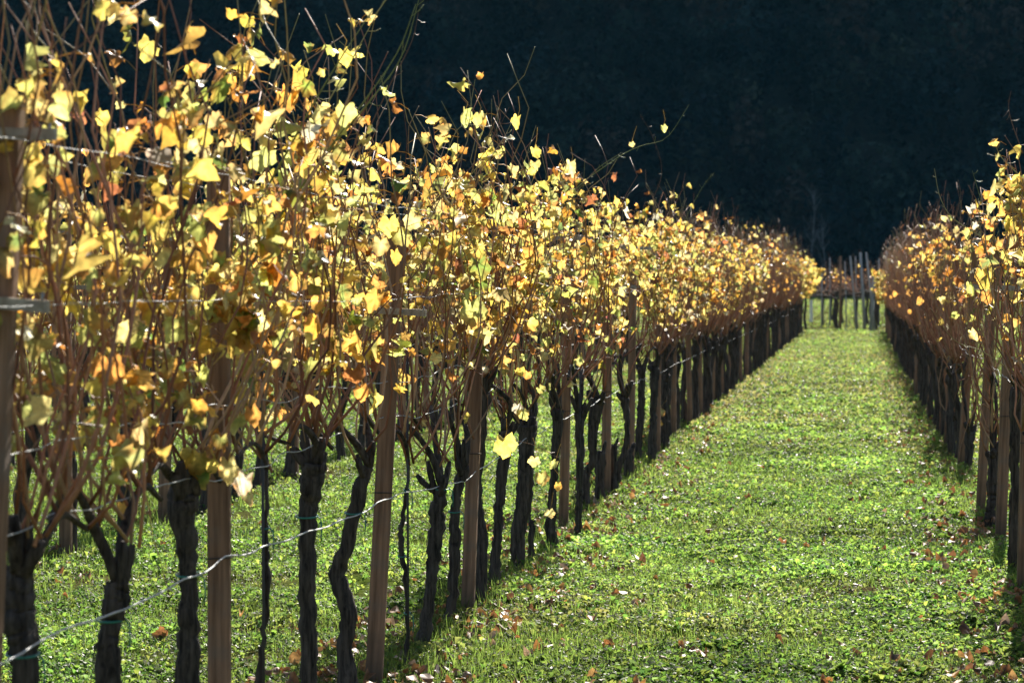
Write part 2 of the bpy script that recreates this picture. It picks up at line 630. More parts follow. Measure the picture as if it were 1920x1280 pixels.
f = np.concatenate([o + np.array([0, 1, 2, 3]), o + np.array([3, 2, 4, 5])])
col = np.array([0.09, 0.135, 0.025]) * rg.uniform(0.5, 1.4, (N, 1))
grass.add(v.reshape(-1, 3), f, None, np.repeat(col, 6, axis=0))
tag(grass.obj("grass", [M_GRASS], smooth=False), "short sunlit grass, clover and weeds covering the aisles", "grass", kind="stuff")

# ------------------------------------------------------------------ vine leaves


def leaf_template(nout):
    """A five-lobed toothed vine leaf: petiole at the origin, tip along +y, width about 1."""
    th = np.linspace(-math.pi, math.pi, nout, endpoint=False) + math.pi / nout
    a = np.abs(th)                                   # angle from the tip
    r = 0.47 + 0.055 * np.cos(a * 5.0 / 1.06) * (a < 2.75) + 0.03 * np.cos(a)
    r = np.where(a > 2.55, 0.46 - (a - 2.55) * 0.52, r)
    if nout >= 24:
        r = r * (1 + 0.055 * np.where(np.arange(nout) % 2 == 0, 1, -1))
    o = np.stack([np.sin(th) * r, np.cos(th) * r + 0.16], 1)
    return th, o


def leaf_faces(no, rings):
    f4, f3 = [], []
    j = np.arange(no)
    j2 = (j + 1) % no
    f3 = np.stack([np.zeros(no, int), 1 + j, 1 + j2], 1)
    for r in range(rings - 1):
        a = 1 + r * no
        f4.append(np.stack([a + j, a + no + j, a + no + j2, a + j2], 1))
    return (np.concatenate(f4) if f4 else None), f3


PALETTE = np.array([
    [0.59, 0.475, 0.105],     # butter yellow
    [0.59, 0.51, 0.20],     # pale straw
    [0.41, 0.43, 0.13],     # yellow green
    [0.62, 0.38, 0.08],     # gold
    [0.56, 0.27, 0.06],     # orange
    [0.27, 0.11, 0.035],    # rust
    [0.16, 0.24, 0.05],     # green
    [0.52, 0.49, 0.36],     # bleached
])


def add_leaves(mb, pos, axis, nrm, size, rng, weights, hi=True, mat=0, curl=1.0, colours=None):
    """Leaves at pos (petiole junction), tip along axis, facing nrm."""
    k = len(pos)
    if not k:
        return
    no = 24 if hi else 10
    th, o = leaf_template(no)
    rad = [0.4, 0.72, 1.0] if hi else [1.0]
    pts = np.concatenate([[[0, 0.10]]] + [o * s + np.array([0, 0.10 * (1 - s)]) for s in rad])
    rr = np.concatenate([[0]] + [np.full(no, s) for s in rad])
    tt = np.concatenate([[0]] + [th for _ in rad])
    axis = axis / np.linalg.norm(axis, axis=1)[:, None]
    xa = np.cross(axis, nrm)
    xa /= np.linalg.norm(xa, axis=1)[:, None] + 1e-9
    za = np.cross(xa, axis)
    u, v = pts[None, :, 0], pts[None, :, 1]
    c1 = np.clip(rng.normal(0.0, 1.2, (k, 1)), -1.7, 1.7) * curl          # fold along the midrib
    c2 = np.clip(rng.normal(-0.4, 0.8, (k, 1)), -1.3, 1.0) * curl         # droop of the tip
    c3 = rng.uniform(0.04, 0.20, (k, 1)) * curl
    ph = rng.uniform(0, 6.28, (k, 1))
    z = c1 * u * u * 1.6 + c2 * v * np.abs(v) + c3 * rr[None] ** 2 * np.sin(3 * tt[None] + ph) + 0.5 * c3 * rr[None] ** 2 * np.sin(7 * tt[None] + 2 * ph)
    z = z + rng.normal(0, 0.038 if hi else 0.055, (k, len(rr))) * curl * rr[None]
    uu = u * (1 - 0.22 * np.clip(np.abs(c1), 0, 2) * np.abs(u)) * rng.uniform(0.62, 1.08, (k, 1))
    s = size[:, None, None]
    V = pos[:, None, :] + s * (uu[..., None] * xa[:, None, :] + v[..., None] * axis[:, None, :] + z[..., None] * za[:, None, :])
    if colours is None:
        ci = rng.choice(len(PALETTE), k, p=weights)
        colours = PALETTE[ci] * rng.uniform(0.6, 1.2, (k, 1)) * np.array([1, 1, 1]) + rng.normal(0, 0.012, (k, 3))
    base = np.clip(np.asarray(colours), 0.01, 0.9)
    edge = np.clip(rng.normal(0.12, 0.36, (k, 1)), 0, 0.95)[..., None] * (rr[None, :, None] ** 2)
    blot = (rng.uniform(size=(k, len(rr))) < 0.12)[..., None] * rng.uniform(0.2, 0.7, (k, len(rr), 1))
    vein = 1 + 0.10 * np.cos(tt * 4.7)[None, :, None] * (rr[None, :, None] > 0)
    brown = np.array([0.33, 0.16, 0.045])
    iv = (np.clip(rng.normal(-0.1, 0.45, (k, 1)), 0, 0.75) * (0.5 - 0.5 * np.cos(tt * 4.7))[None] * np.minimum(rr * 1.4, 1)[None])[..., None]
    ga = rng.uniform(0, 6.28, (k, 1))
    gr = np.clip((u * np.cos(ga) + (v - 0.1) * np.sin(ga)) * rng.uniform(0.8, 2.2, (k, 1)) + rng.normal(-0.36, 0.27, (k, 1)), 0, 0.85)[..., None]
    base = base[:, None, :] * (1 - gr) + np.array([0.52, 0.23, 0.05]) * gr * rng.uniform(0.55, 1.1, (k, 1, 1))
    mixf = np.clip(edge + iv + blot * 0.6 * rr[None, :, None], 0, 0.9)
    T = base * vein * (1 - mixf) + brown * mixf
    nv = len(rr)
    f4, f3 = leaf_faces(no, len(rad))
    off = (np.arange(k) * nv)[:, None, None]
    F4 = (f4[None] + off).reshape(-1, 4) if f4 is not None else None
    F3 = (f3[None] + off).reshape(-1, 3)
    mb.add(V.reshape(-1, 3), F4, F3, T.reshape(-1, 3), mat)


W_MIX = np.array([.25, .19, .25, .08, .08, .08, .05, .02])
W_ORANGE = np.array([.27, .17, .21, .13, .10, .07, .02, .03])
W_BROWN = np.array([.22, .08, .05, .21, .25, .15, .01, .03])
W_LIME = np.array([.40, .13, .27, .14, .04, .01, .0, .01])

CANE_COLS = np.array([[0.34, 0.14, 0.075], [0.42, 0.20, 0.11], [0.26, 0.105, 0.06], [0.45, 0.28, 0.16]])


def grow_cane(rng, start, length, steps, out, top_free=1.95, wander=1.0):
    p = np.array(start, float)
    d = np.array([out[0], out[1], 0.55])
    d /= np.linalg.norm(d)
    pts = [p.copy()]
    st = length / steps
    zig = 1
    bias = rng.normal(0, 0.09, 2)
    for i in range(steps):
        pull = 0.45 if i < 3 else 0.22
        d = d + np.array([0, 0, pull]) + np.r_[rng.normal(0, 0.17, 2) * wander + bias, rng.normal(0, 0.05)]
        if p[2] < top_free:
            d[0] -= 0.9 * p[0] * (abs(p[0]) > 0.10)
        else:
            d = d + np.r_[rng.normal(0, 0.25, 2), -0.12]
            d[0] -= 1.3 * p[0] * (abs(p[0]) > 0.16)
        d /= np.linalg.norm(d)
        zig = -zig
        p = p + d * st
        pts.append(p + np.r_[zig * 0.004 * rng.uniform(0, 1, 2), 0])
    return np.array(pts)


def px_path(uv, Y, X0, bow=0.0):
    """A path given in photo pixels on the plane of a vine at (X0, Y): local coordinates."""
    out = []
    for i, (u, v) in enumerate(uv):
        q = on_y(u, v, Y)
        out.append((q[0] - X0, bow * i, q[2]))
    return np.array(out)


def trunk_mesh(rng, pts, rings=30, k=14, lumps=4, peel=12):
    """pts: (x, y, z, r) from the ground up. Gnarled, ridged, with a knobbly head."""
    mb = Mesh()
    P = smooth_path(pts, rings)
    p, r = P[:, :3].copy(), np.abs(P[:, 3].copy())
    r[0] *= 1.35
    r[1] *= 1.15
    p[:, :2] += rng.normal(0, 0.0035, (rings, 2))
    ph = rng.uniform(0, 6.28, 4)
    rz = rng.normal(0, 0.05, (rings, k))
    rowm = 1 + 0.10 * np.sin(np.linspace(0, 9, rings) + ph[3])

    def ridge(th, i):
        z = p[i.ravel(), 2][:, None]
        return (1 + 0.09 * np.sin(3 * th + 4 * z + ph[0]) + 0.06 * np.sin(5 * th - 5 * z + ph[1]) + rz) * rowm[:, None]

    tube(mb, p, r, k, ridge=ridge)
    top, rt = p[-1], r[-1]
    heads = []
    for i in range(lumps):                             # old spur stubs on the head
        a = rng.uniform(0, 6.28)
        q0 = p[-1 - rng.integers(0, 3)] + np.array([math.cos(a), math.sin(a), 0]) * rt * 0.4
        dv = np.array([math.cos(a) * rng.uniform(0.3, 1), math.sin(a) * rng.uniform(0.4, 1.2), rng.uniform(0.3, 1.3)])
        dv /= np.linalg.norm(dv)
        L = rng.uniform(0.05, 0.12)
        path = np.array([q0 + dv * L * t + np.array([0, 0, 0.4 * L * t * t]) for t in np.linspace(0, 1, 5)])
        tube(mb, path, rt * np.array([0.62, 0.6, 0.5, 0.52, 0.36]) * rng.uniform(0.8, 1.1), 8, ridge=lambda th, i: 1 + 0.14 * np.sin(4 * th + i * 1.7))
        heads.append(path[-1])
    for i in range(peel):                              # strips of peeling bark
        j = rng.integers(3, rings - 3)
        a = rng.uniform(0, 6.28)
        e = np.array([math.cos(a), math.sin(a), 0])
        q = p[j] + e * r[j] * 1.02
        L = rng.uniform(0.03, 0.11)
        wv = np.array([-e[1], e[0], 0]) * rng.uniform(0.002, 0.005)
        o1 = q + e * rng.uniform(0.003, 0.016) + np.array([0, 0, -L])
        mb.add([q - wv, q + wv, o1 + wv * 0.5, o1 - wv * 0.5], [(0, 1, 2, 3)])
    return mb, p, r, np.array(heads) if heads else p[-1:]


def default_trunk(rng, h=None, r=None):
    h = h or rng.uniform(0.78, 0.98)
    r = r or rng.uniform(0.028, 0.042)
    a, b = rng.normal(0, 0.03, 2), rng.normal(0, 0.035, 2)
    return [(0, 0, -0.03, r * 1.25), (a[0] * .5, a[1] * .5, h * 0.2, r), (a[0], a[1], h * 0.5, r * 0.92), (b[0] * .6, b[1], h * 0.78, r * 0.95), (b[0], b[1] * 1.3, h * 0.93, r * 1.25), (b[0], b[1] * 1.3, h, r * 1.1)]


def vine_arms(rng, top, spread):
    """Two old arms led from the head along the wire, one each way."""
    arms = []
    for sg in (-1, 1):
        z = max(top[2] + 0.06, rng.uniform(0.98, 1.08))
        arms.append(smooth_path([top, (top[0] * .5 + rng.normal(0, .03), top[1] + sg * 0.06, (top[2] + z) / 2 + 0.03), (rng.normal(0, .025), sg * spread * 0.45, z + 0.03), (rng.normal(0, .02), sg * spread, z - rng.uniform(0, 0.06))], 14))
    return arms


def vine_canes(rng, heads, n, zlen=(1.0, 1.6), spread=0.45, arms=None, top_free=1.95, wander=1.0):
    canes = []
    arms = arms or vine_arms(rng, heads.mean(0), spread)
    for i in range(n):
        if rng.uniform() < 0.2:
            st = heads[rng.integers(len(heads))] + rng.normal(0, 0.01, 3)
            out = (rng.normal(0, 0.3), rng.normal(0, 0.6))
        else:
            a = arms[rng.integers(2)]
            st = a[rng.integers(2, len(a))]
            out = (rng.normal(0, 0.55), rng.normal(0, 0.35))
        L = rng.uniform(*zlen) * (0.75 if rng.uniform() < 0.2 else 1)
        canes.append(grow_cane(rng, st, L, 11, out, top_free, wander))
    return canes


def cane_tube(mb, path, rng, r0=0.0050, k=5, mat=0, tipgreen=0.35, col=None):
    n = len(path)
    t = np.linspace(0, 1, n)
    r = r0 * (1 - 0.68 * t)
    c = CANE_COLS[rng.integers(4)] * rng.uniform(0.6, 1.35) if col is None else np.asarray(col)
    tip = np.array([0.28, 0.24, 0.08]) if rng.uniform() < tipgreen else c * 0.9
    T = c[None] * (1 - (t ** 2)[:, None]) + tip[None] * (t ** 2)[:, None]
    tube(mb, path, r, k, T, mat)


def place_leaves(rng, canes, n, zmu, zsd, smin, smax, mb, weights, hi, mat=0, pet_mat=0, fall=0.0):
    allp = np.concatenate([c[2:] for c in canes])
    d = np.concatenate([np.gradient(c, axis=0)[2:] for c in canes])
    clump = np.concatenate([np.full(len(c) - 2, rng.normal(0, 0.9)) + np.convolve(rng.normal(0, 1.0, len(c)), [.5, .7, .5], 'valid') for c in canes])
    wgt = np.exp(clump) * np.exp(-0.5 * ((allp[:, 2] - zmu) / zsd) ** 2) + 0.004
    i = rng.choice(len(allp), n, p=wgt / wgt.sum())
    node = allp[i] + rng.uniform(-0.06, 0.06, (n, 1)) * d[i] / (np.linalg.norm(d[i], axis=1)[:, None] + 1e-9)
    a = rng.uniform(0, 2 * math.pi, n)
    side = np.stack([np.cos(a) * 1.25, np.sin(a), rng.normal(0.15, 0.4, n)], 1)
    side /= np.linalg.norm(side, axis=1)[:, None]
    L = rng.uniform(0.035, 0.085, n)[:, None]
    pos = node + side * L
    axis = side * 0.55 + np.array([0, 0, -0.75]) + rng.normal(0, 0.42, (n, 3))
    nrm = side * 0.6 + np.array([0, 0, 0.45]) + rng.normal(0, 0.55, (n, 3))
    size = np.clip(rng.lognormal(math.log((smin + smax) / 2), 0.28, n), smin * 0.75, smax * 1.12)
    add_leaves(mb, pos, axis, nrm, size, rng, weights, hi, mat)
    if hi:
        for j in range(n):
            mid = (node[j] + pos[j]) / 2 + np.array([0, 0, 0.008])
            tube(mb, [node[j], mid, pos[j]], 0.0013, 3, (0.40, 0.26, 0.07), mat, cap=False)


def band_tie(parent, rng, p, r, tail=True):
    """A green plastic tie round a stem with a hanging end."""
    mb = Mesh()
    th = np.linspace(0, 2 * math.pi, 13)
    tube(mb, np.stack([p[0] + np.cos(th) * (r + 0.003), p[1] + np.sin(th) * (r + 0.003), p[2] + 0.004 * np.sin(th)], 1), 0.0032, 5)
    if tail:
        s = p + np.array([r + 0.004, -0.005, 0])
        tube(mb, np.array([s, s + [0.012, -0.004, -0.012], s + [0.014, 0, -0.05], s + [0.011, 0, -0.08]]), 0.0026, 4)
    return mb.obj("tie", [M_TIE], parent)


# a full vine with each cane a part of its own
def near_vine(seed, X, Y, label, trunk_pts, n_canes, n_leaves, group=None, zmu=1.92, zsd=0.30, weights=W_MIX, hi=True, zlen=(1.05, 1.75), leaf=(0.046, 0.076),
              shoots=(), big=(), tie_z=None, young=False, rod=False, lumps=4, spread=0.45):
    r = np.random.default_rng(seed)
    root = empty("grapevine", (X, Y, float(ground_z(X, Y))), label, "grapevine", group)
    mb, p, rad, heads = trunk_mesh(r, trunk_pts, 34, 14 if not young else 8, 0 if young else lumps, 0 if young else 14)
    tr = mb.obj("trunk", [M_BARK], root)
    if tie_z:
        for z in (tie_z if isinstance(tie_z, (tuple, list)) else (tie_z,)):
            j = int(np.argmin(np.abs(p[:, 2] - z)))
            band_tie(tr, r, p[j], rad[j] * 1.12)
    arms = vine_arms(r, p[-1], spread)
    for a in arms:
        q = Mesh()
        tube(q, a, np.linspace(0.017 if not young else 0.008, 0.007, 14), 7, ridge=lambda th, i: 1 + 0.13 * np.sin(3 * th + i * 1.3))
        q.obj("arm", [M_BARK], root)
    canes = vine_canes(r, heads, int(n_canes * 1.2), zlen, spread, arms)
    for c in canes:
        q = Mesh()
        cane_tube(q, c, r, r.uniform(0.0040, 0.0062), 6)
        q.obj("cane", [M_CANE], root)
    droop = []
    for i in range(9):                                 # thin laterals that arch out and hang among the trunks
        c = canes[r.integers(len(canes))]
        st = c[r.integers(2, 8)]
        h = np.array([r.normal(0, 1), r.normal(0, 1), 0.0])
        h /= np.linalg.norm(h)
        L = r.uniform(0.18, 0.5)
        t = np.linspace(0, 1, 10)[:, None]
        d = st + h * L * 0.55 * t ** 0.8 + np.array([0, 0, 1.0]) * L * (0.35 * t - 1.1 * t ** 2) + r.normal(0, 0.006, (10, 3))
        q = Mesh()
        cane_tube(q, d, r, r.uniform(0.0022, 0.0034), 5)
        q.obj("cane", [M_CANE], root)
        droop.append(d)
    fol = Mesh()
    src = list(canes) + (droop if Y < 10.5 else droop[:3])
    for uv, rr, col in shoots:                         # long wild shoots that stand clear of the row
        c = smooth_path(px_path(uv, Y, X), 18)
        q = Mesh()
        cane_tube(q, c, r, rr, 6, 0, 0.0, col)
        for j in range(2, 17, 2):                      # side spurs and tendrils
            s = c[j]
            e = r.normal(0, 1, 3) * np.array([0.03, 0.02, 0.025])
            tube(q, [s, s + e * 0.6, s + e + np.array([0, 0, 0.008])], 0.0011, 4, col)
        q.obj("cane", [M_CANE], root)
    place_leaves(r, src, int(n_leaves * (2.1 if Y < 10.5 else 1.75)), zmu + 0.0, zsd, leaf[0], leaf[1], fol, weights, hi)
    for (u, v, sz, ci, off) in big:                    # single leaves one can pick out
        q = on_y(u, v, Y)
        pos = np.array([[q[0] - X, off, q[2]]])
        ax = np.array([[r.normal(0, 0.35), -0.1, -1.0]])
        nr = np.array([[r.normal(0, 0.25), -1.0, 0.25]])
        pos = pos - ax * sz * 0.25
        add_leaves(fol, pos, ax, nr, np.array([sz]), r, weights, True, 0, 0.55, PALETTE[[ci]])
        tube(fol, [pos[0], pos[0] + [0.01, 0.01, 0.04], pos[0] + [0.03 * r.normal(), 0.03, 0.10]], 0.0014, 3, (0.40, 0.30, 0.10), 0, cap=False)
    fol.obj("foliage", [M_LEAF], root)
    if rod:
        q = Mesh()
        tube(q, [(0.016, -0.02, -0.1), (0.014, -0.02, 0.6), (0.012, -0.02, 1.35)], 0.0055, 6)
        q.obj("support_rod", [M_ROD], root)
    return root


def px_trunk(X, Y, pts, flare=1.2):
    """Trunk given from the head down in photo pixels (u, v, width)."""
    s = F_PX / (Y * 1.0)
    out = []
    for u, v, wd in pts:
        q = on_y(u, v, Y)
        out.append([q[0] - X, 0.0, max(q[2], 0.0), 0.88 * wd / s / 2])
    if out[-1][2] > 0.12:
        out.append([out[-1][0] * 0.9, 0, 0.0, out[-1][3] * flare])
    out[-1][2] = -0.03
    return [tuple(x) for x in out[::-1]]


# far vines: trunk and crown only
def far_vine(seed, n_canes, n_leaves, zmu, zsd, weights, k=4, leaf=(0.05, 0.085), zlen=(0.95, 1.5), spread=0.5, tr=None, ck=None, top_free=1.95, wander=1.0):
    r = np.random.default_rng(seed)
    root = empty("grapevine", (0, 0, -50), "grapevine", "grapevine")
    mb, p, rad, heads = trunk_mesh(r, tr or default_trunk(r), 16, 9, 3, 0)
    mb.obj("trunk", [M_BARK], root)
    crown = Mesh()
    arms = vine_arms(r, p[-1], spread)
    for a in arms:
        tube(crown, a, np.linspace(0.017, 0.007, 14), 5, (0.10, 0.07, 0.05), 1)
    canes = vine_canes(r, heads, n_canes, zlen, spread, arms, top_free, wander)
    for c in canes:
        cane_tube(crown, c, r, r.uniform(0.0045, 0.0065), k, 1, 0.2, ck)
    if n_leaves:
        place_leaves(r, canes, n_leaves, zmu, zsd, leaf[0], leaf[1], crown, weights, False)
    crown.obj("crown", [M_LEAF, M_CANE], root)
    return root


# ------------------------------------------------------------------ posts


def make_post(X, Y, h, label, group=None, lean=(0, 0), wid=0.068, dep=0.055, rot=0.0, arms=(1.58, 1.90), armlen=0.30, band=0.78, armoff=0.0, tilt=0.0):
    root = empty("vineyard_post", (X, Y, float(ground_z(X, Y))), label, "post", group)
    root.rotation_euler = (lean[1], lean[0], 0)
    q = Mesh()
    for i in range(6):                                 # a sawn post, slightly uneven along its length
        z0, z1 = -0.25 + (h + 0.25) * i / 6, -0.25 + (h + 0.25) * (i + 1) / 6
        box(q, (0, 0, (z0 + z1) / 2), (wid, dep, z1 - z0), rot, bev=0.005)
    body = q.obj("post_body", [M_POST], root, smooth=False)
    for j, z in enumerate(arms):
        q = Mesh()
        L, T = armlen / 2, 0.013
        sl = math.tan(tilt) * (1 if j else -1)
        c0 = np.array([armoff, -dep / 2 - 0.012, z])
        pts = []
        for sx in (-1, 1):
            for (dy, dz) in ((-0.011, -T), (0.011, -T), (0.011, T), (-0.011, T)):
                pts.append(c0 + np.array([sx * L, dy, dz + sl * sx * L]))
        q.add(pts, [(0, 1, 5, 4), (1, 2, 6, 5), (2, 3, 7, 6), (3, 0, 4, 7), (3, 2, 1, 0), (4, 5, 6, 7)])
        arm = q.obj("crossarm", [M_SLAT], root, smooth=False)
        for sx in (-0.9, 0.0, 0.9):
            q = Mesh()
            if sx:
                tube(q, [c0 + [sx * L, -0.004, T - 0.01], c0 + [sx * L, -0.004, T + 0.014]], 0.0035, 6)
            else:
                tube(q, [c0 + [0, -0.020, 0], c0 + [0, -0.008, 0]], 0.006, 8)
            q.obj("nail", [M_NAIL], arm)
    if band:
        q = Mesh()
        a, b = wid / 2 + 0.003, dep / 2 + 0.003
        tube(q, [(-a, -b, band), (a, -b, band + 0.004), (a, b, band), (-a, b, band - 0.004), (-a, -b, band)], 0.0022, 4)
        q.obj("wire_band", [M_BAND], root)
    return root


def ground_vine(u, v, X=None):
    q = on_ground(u, v)
    return (q[0] if X is None else X), q[1]


# ------------------------------------------------------------------ the near row: vines one by one
V = []


def add_left(label, pts, base_v=None, **kw):
    u = pts[-1][0]
    if base_v is None:
        X, Y = X_L, y_at(u, X_L, 1100)
    else:
        X, Y = ground_vine(u, base_v)
        pts = pts[:-1] + [(pts[-1][0], base_v, pts[-1][2])]
    young = kw.pop("young", False)
    tp = px_trunk(X, Y, pts)
    a = dict(n_canes=19, n_leaves=72)
    a.update(kw)
    near_vine(100 + len(V), X, Y, label, tp, young=young, **a)
    V.append((X, Y))


SH_G = (0.22, 0.24, 0.06)
SH_B = (0.16, 0.08, 0.045)
SH_Y = (0.38, 0.33, 0.12)

add_left("thick black vine trunk nearest the camera with bulging knobbly head", [(35, 1075, 62), (30, 1120, 78), (40, 1190, 66), (48, 1280, 60)], zlen=(1.2, 1.9), n_canes=22, n_leaves=80, zmu=1.7, tie_z=0.76, zsd=.48)
add_left("vine with sawn-off flat stump top and one curved side arm", [(222, 1098, 44), (218, 1130, 52), (205, 1200, 50), (203, 1280, 54)], zlen=(1.2, 1.85), n_canes=22, n_leaves=95, zmu=1.68, tie_z=0.74, zsd=.48, lumps=3)
add_left("straight rough vine trunk standing against the wide wooden post", [(345, 925, 66), (345, 965, 56), (352, 1050, 44), (352, 1160, 46), (352, 1280, 48)], zlen=(1.1, 1.8), n_canes=22, n_leaves=115, zmu=1.66, zsd=.46, weights=W_MIX, tie_z=0.78,
         big=[(385, 870, 0.10, 0, -.06), (440, 880, 0.09, 1, -.08), (462, 905, 0.08, 7, -.05), (300, 755, .10, 4, -.05), (298, 838, .08, 5, -.08), (480, 780, .07, 4, -.04), (240, 955, .07, 3, -.05)],
         shoots=[([(300, 620), (390, 420), (440, 260), (455, 120), (470, 30)], 0.005, SH_B), ([(250, 640), (220, 400), (270, 200), (300, 60), (330, -40)], 0.006, SH_B)])
add_left("slim young vine tied to a thin dark rod by the wide wooden post", [(500, 880, 9), (497, 1000, 12), (500, 1085, 16), (497, 1180, 12), (488, 1280, 20)], young=True, n_canes=15, n_leaves=90, zmu=1.68, zsd=.44, tie_z=0.83, rod=True,
         big=[(520, 640, .12, 4, -.1), (490, 610, .11, 3, -.05), (505, 300, .07, 2, -.05)], shoots=[([(380, 560), (520, 320), (580, 210), (640, 110), (700, 20)], 0.0045, SH_G), ([(470, 480), (560, 360), (640, 250), (740, 110), (780, 10)], 0.0042, SH_G)])
add_left("upright vine trunk with swollen fist-like head and looping canes", [(590, 875, 46), (582, 915, 52), (578, 975, 40), (575, 1080, 36), (578, 1180, 34), (580, 1280, 36)], n_canes=20, n_leaves=105, zmu=1.74, zsd=.40, tie_z=0.78,
         big=[(650, 118, .075, 0, -.04), (670, 655, .10, 3, -.1), (683, 742, .07, 4, -.08), (705, 575, .10, 3, -.06), (610, 610, .09, 5, -.03)],
         shoots=[([(560, 420), (620, 290), (700, 190), (755, 110), (790, -10)], 0.0042, SH_G), ([(520, 420), (590, 250), (660, 120), (720, 10)], 0.004, SH_Y)])
add_left("crooked S-bent vine trunk leaning toward the tilted post", [(693, 880, 24), (672, 930, 32), (655, 1010, 26), (632, 1085, 34), (652, 1150, 40), (648, 1215, 36), (650, 1280, 42)], n_canes=17, n_leaves=95, zmu=1.74, zsd=.38, tie_z=0.76,
         big=[(620, 560, .09, 5, -.03), (735, 432, .09, 0, -.06), (762, 455, .09, 2, -.08), (718, 470, .08, 1, -.06), (748, 490, .07, 3, -.08), (775, 425, .08, 1, -.05)], shoots=[([(640, 560), (660, 340), (720, 190), (770, 90), (785, 30)], 0.0038, SH_B)])
add_left("young whip-thin vine on a black rod with green ties", [(770, 860, 7), (755, 960, 10), (752, 1010, 12), (762, 1100, 10), (764, 1180, 9), (760, 1275, 14)], young=True, n_canes=14, n_leaves=85, zmu=1.85, zsd=.28, tie_z=(0.75, 0.5, 0.25), rod=True)
add_left("vine trunk with a flat sawn top and foot swept sideways", [(826, 905, 28), (818, 960, 30), (810, 1050, 28), (802, 1130, 26), (788, 1212, 34)], 1214, n_canes=15, n_leaves=85, zmu=1.78, zsd=.33, tie_z=0.72,
         big=[(893, 575, .155, 2, -.12), (905, 495, .12, 6, -.1), (822, 660, .055, 1, -.06)], shoots=[([(790, 400), (830, 300), (860, 230), (905, 225)], 0.003, SH_Y), ([(800, 380), (905, 280), (955, 190)], 0.003, SH_B)])
add_left("dark vine trunk pressed against the narrow brown post with green tie", [(868, 872, 28), (855, 930, 22), (852, 1010, 22), (850, 1095, 22), (838, 1172, 26)], 1174, n_canes=15, n_leaves=88, zmu=1.78, zsd=.33, tie_z=0.55,
         shoots=[([(850, 420), (880, 330), (935, 270), (960, 225)], 0.003, SH_Y)], big=[(870, 215, .10, 2, 0), (968, 225, .075, 0, 0), (1005, 283, .075, 0, 0), (895, 222, .08, 2, 0)])
add_left("tall vine trunk rising high behind the narrow brown post", [(905, 735, 28), (898, 820, 26), (892, 930, 24), (904, 1020, 26), (897, 1138, 32)], 1140, n_canes=15, n_leaves=90, zmu=1.78, zsd=.33,
         big=[(957, 836, .13, 0, -.2), (1010, 865, .06, 1, -.2)], shoots=[([(860, 830), (940, 828), (1000, 838), (1050, 865)], 0.0026, (0.30, 0.16, 0.09))])
add_left("leaning slender vine trunk with green leaf cluster at its head", [(948, 812, 26), (942, 880, 24), (934, 960, 22), (930, 1040, 20), (922, 1110, 28)], 1112, n_canes=14, n_leaves=88, zmu=1.78, zsd=.33,
         big=[(985, 780, .08, 2, -.1), (975, 770, .07, 7, -.1), (945, 690, .07, 1, -.1)], shoots=[([(930, 420), (975, 330), (1005, 240)], 0.003, SH_Y)])
add_left("stout pale-footed vine trunk with shaggy bark and weeds at foot", [(990, 795, 40), (988, 850, 36), (984, 930, 34), (972, 1010, 30), (972, 1070, 36)], 1072, n_canes=15, n_leaves=92, zmu=1.78, zsd=.33,
         big=[(1040, 870, .07, 2, -.1), (1020, 895, .09, 2, -.1), (1050, 910, .06, 3, -.1), (1035, 960, .06, 1, -.1)])
add_left("vine trunk with boot-shaped foot in the dead leaves", [(1048, 770, 22), (1042, 850, 20), (1036, 930, 18), (1032, 990, 20), (1042, 1036, 28)], 1038, n_canes=15, n_leaves=95, zmu=1.80, zsd=.33,
         shoots=[([(1000, 520), (1060, 380), (1150, 305), (1200, 278), (1250, 262), (1292, 200)], 0.0032, SH_G), ([(1040, 420), (1110, 330), (1165, 290)], 0.003, SH_G)], big=[(1245, 245, .05, 2, 0), (1185, 275, .04, 1, 0), (1070, 320, .12, 1, 0), (1050, 340, .10, 0, 0)])
add_left("thin vine trunk entwined with a bare rod beside a brown post", [(1085, 775, 18), (1088, 850, 17), (1086, 930, 16), (1085, 975, 14), (1084, 1015, 14)], 1017, n_canes=14, n_leaves=92, zmu=1.80, zsd=.33, rod=True)
add_left("vine trunk bent like a knee, its head against the next post", [(1122, 745, 30), (1112, 800, 20), (1110, 860, 18), (1098, 890, 18), (1098, 950, 16)], 952, n_canes=15, n_leaves=92, zmu=1.80, zsd=.33)
add_left("forked vine trunk with an eye-shaped gap between two stems", [(1170, 748, 18), (1176, 800, 12), (1172, 850, 13), (1160, 880, 14), (1160, 920, 18)], 922, n_canes=14, n_leaves=95, zmu=1.80, zsd=.33)
add_left("straight dark vine trunk just past the row of sawn stumps", [(1203, 690, 18), (1202, 760, 16), (1198, 820, 15), (1195, 865, 18)], 867, n_canes=14, n_leaves=95, zmu=1.80, zsd=.33, shoots=[([(1200, 420), (1240, 330), (1225, 260), (1200, 215)], 0.0035, SH_B)])
add_left("upright vine trunk hugging a pale-edged post past the stumps", [(1228, 690, 18), (1225, 760, 16), (1224, 820, 16), (1223, 870, 18)], 872, n_canes=14, n_leaves=95, zmu=1.92, zsd=.26)
add_left("twin-stemmed vine with a bright yellow leaf cluster on its foot shoot", [(1250, 700, 14), (1245, 760, 14), (1250, 800, 14), (1247, 842, 16)], 844, n_canes=14, n_leaves=85, zmu=1.95, zsd=.27, big=[(1230, 780, .10, 0, -.2), (1243, 770, .09, 1, -.2), (1238, 790, .08, 3, -.2)],
         shoots=[([(1260, 460), (1310, 360), (1340, 320)], 0.003, SH_G)])

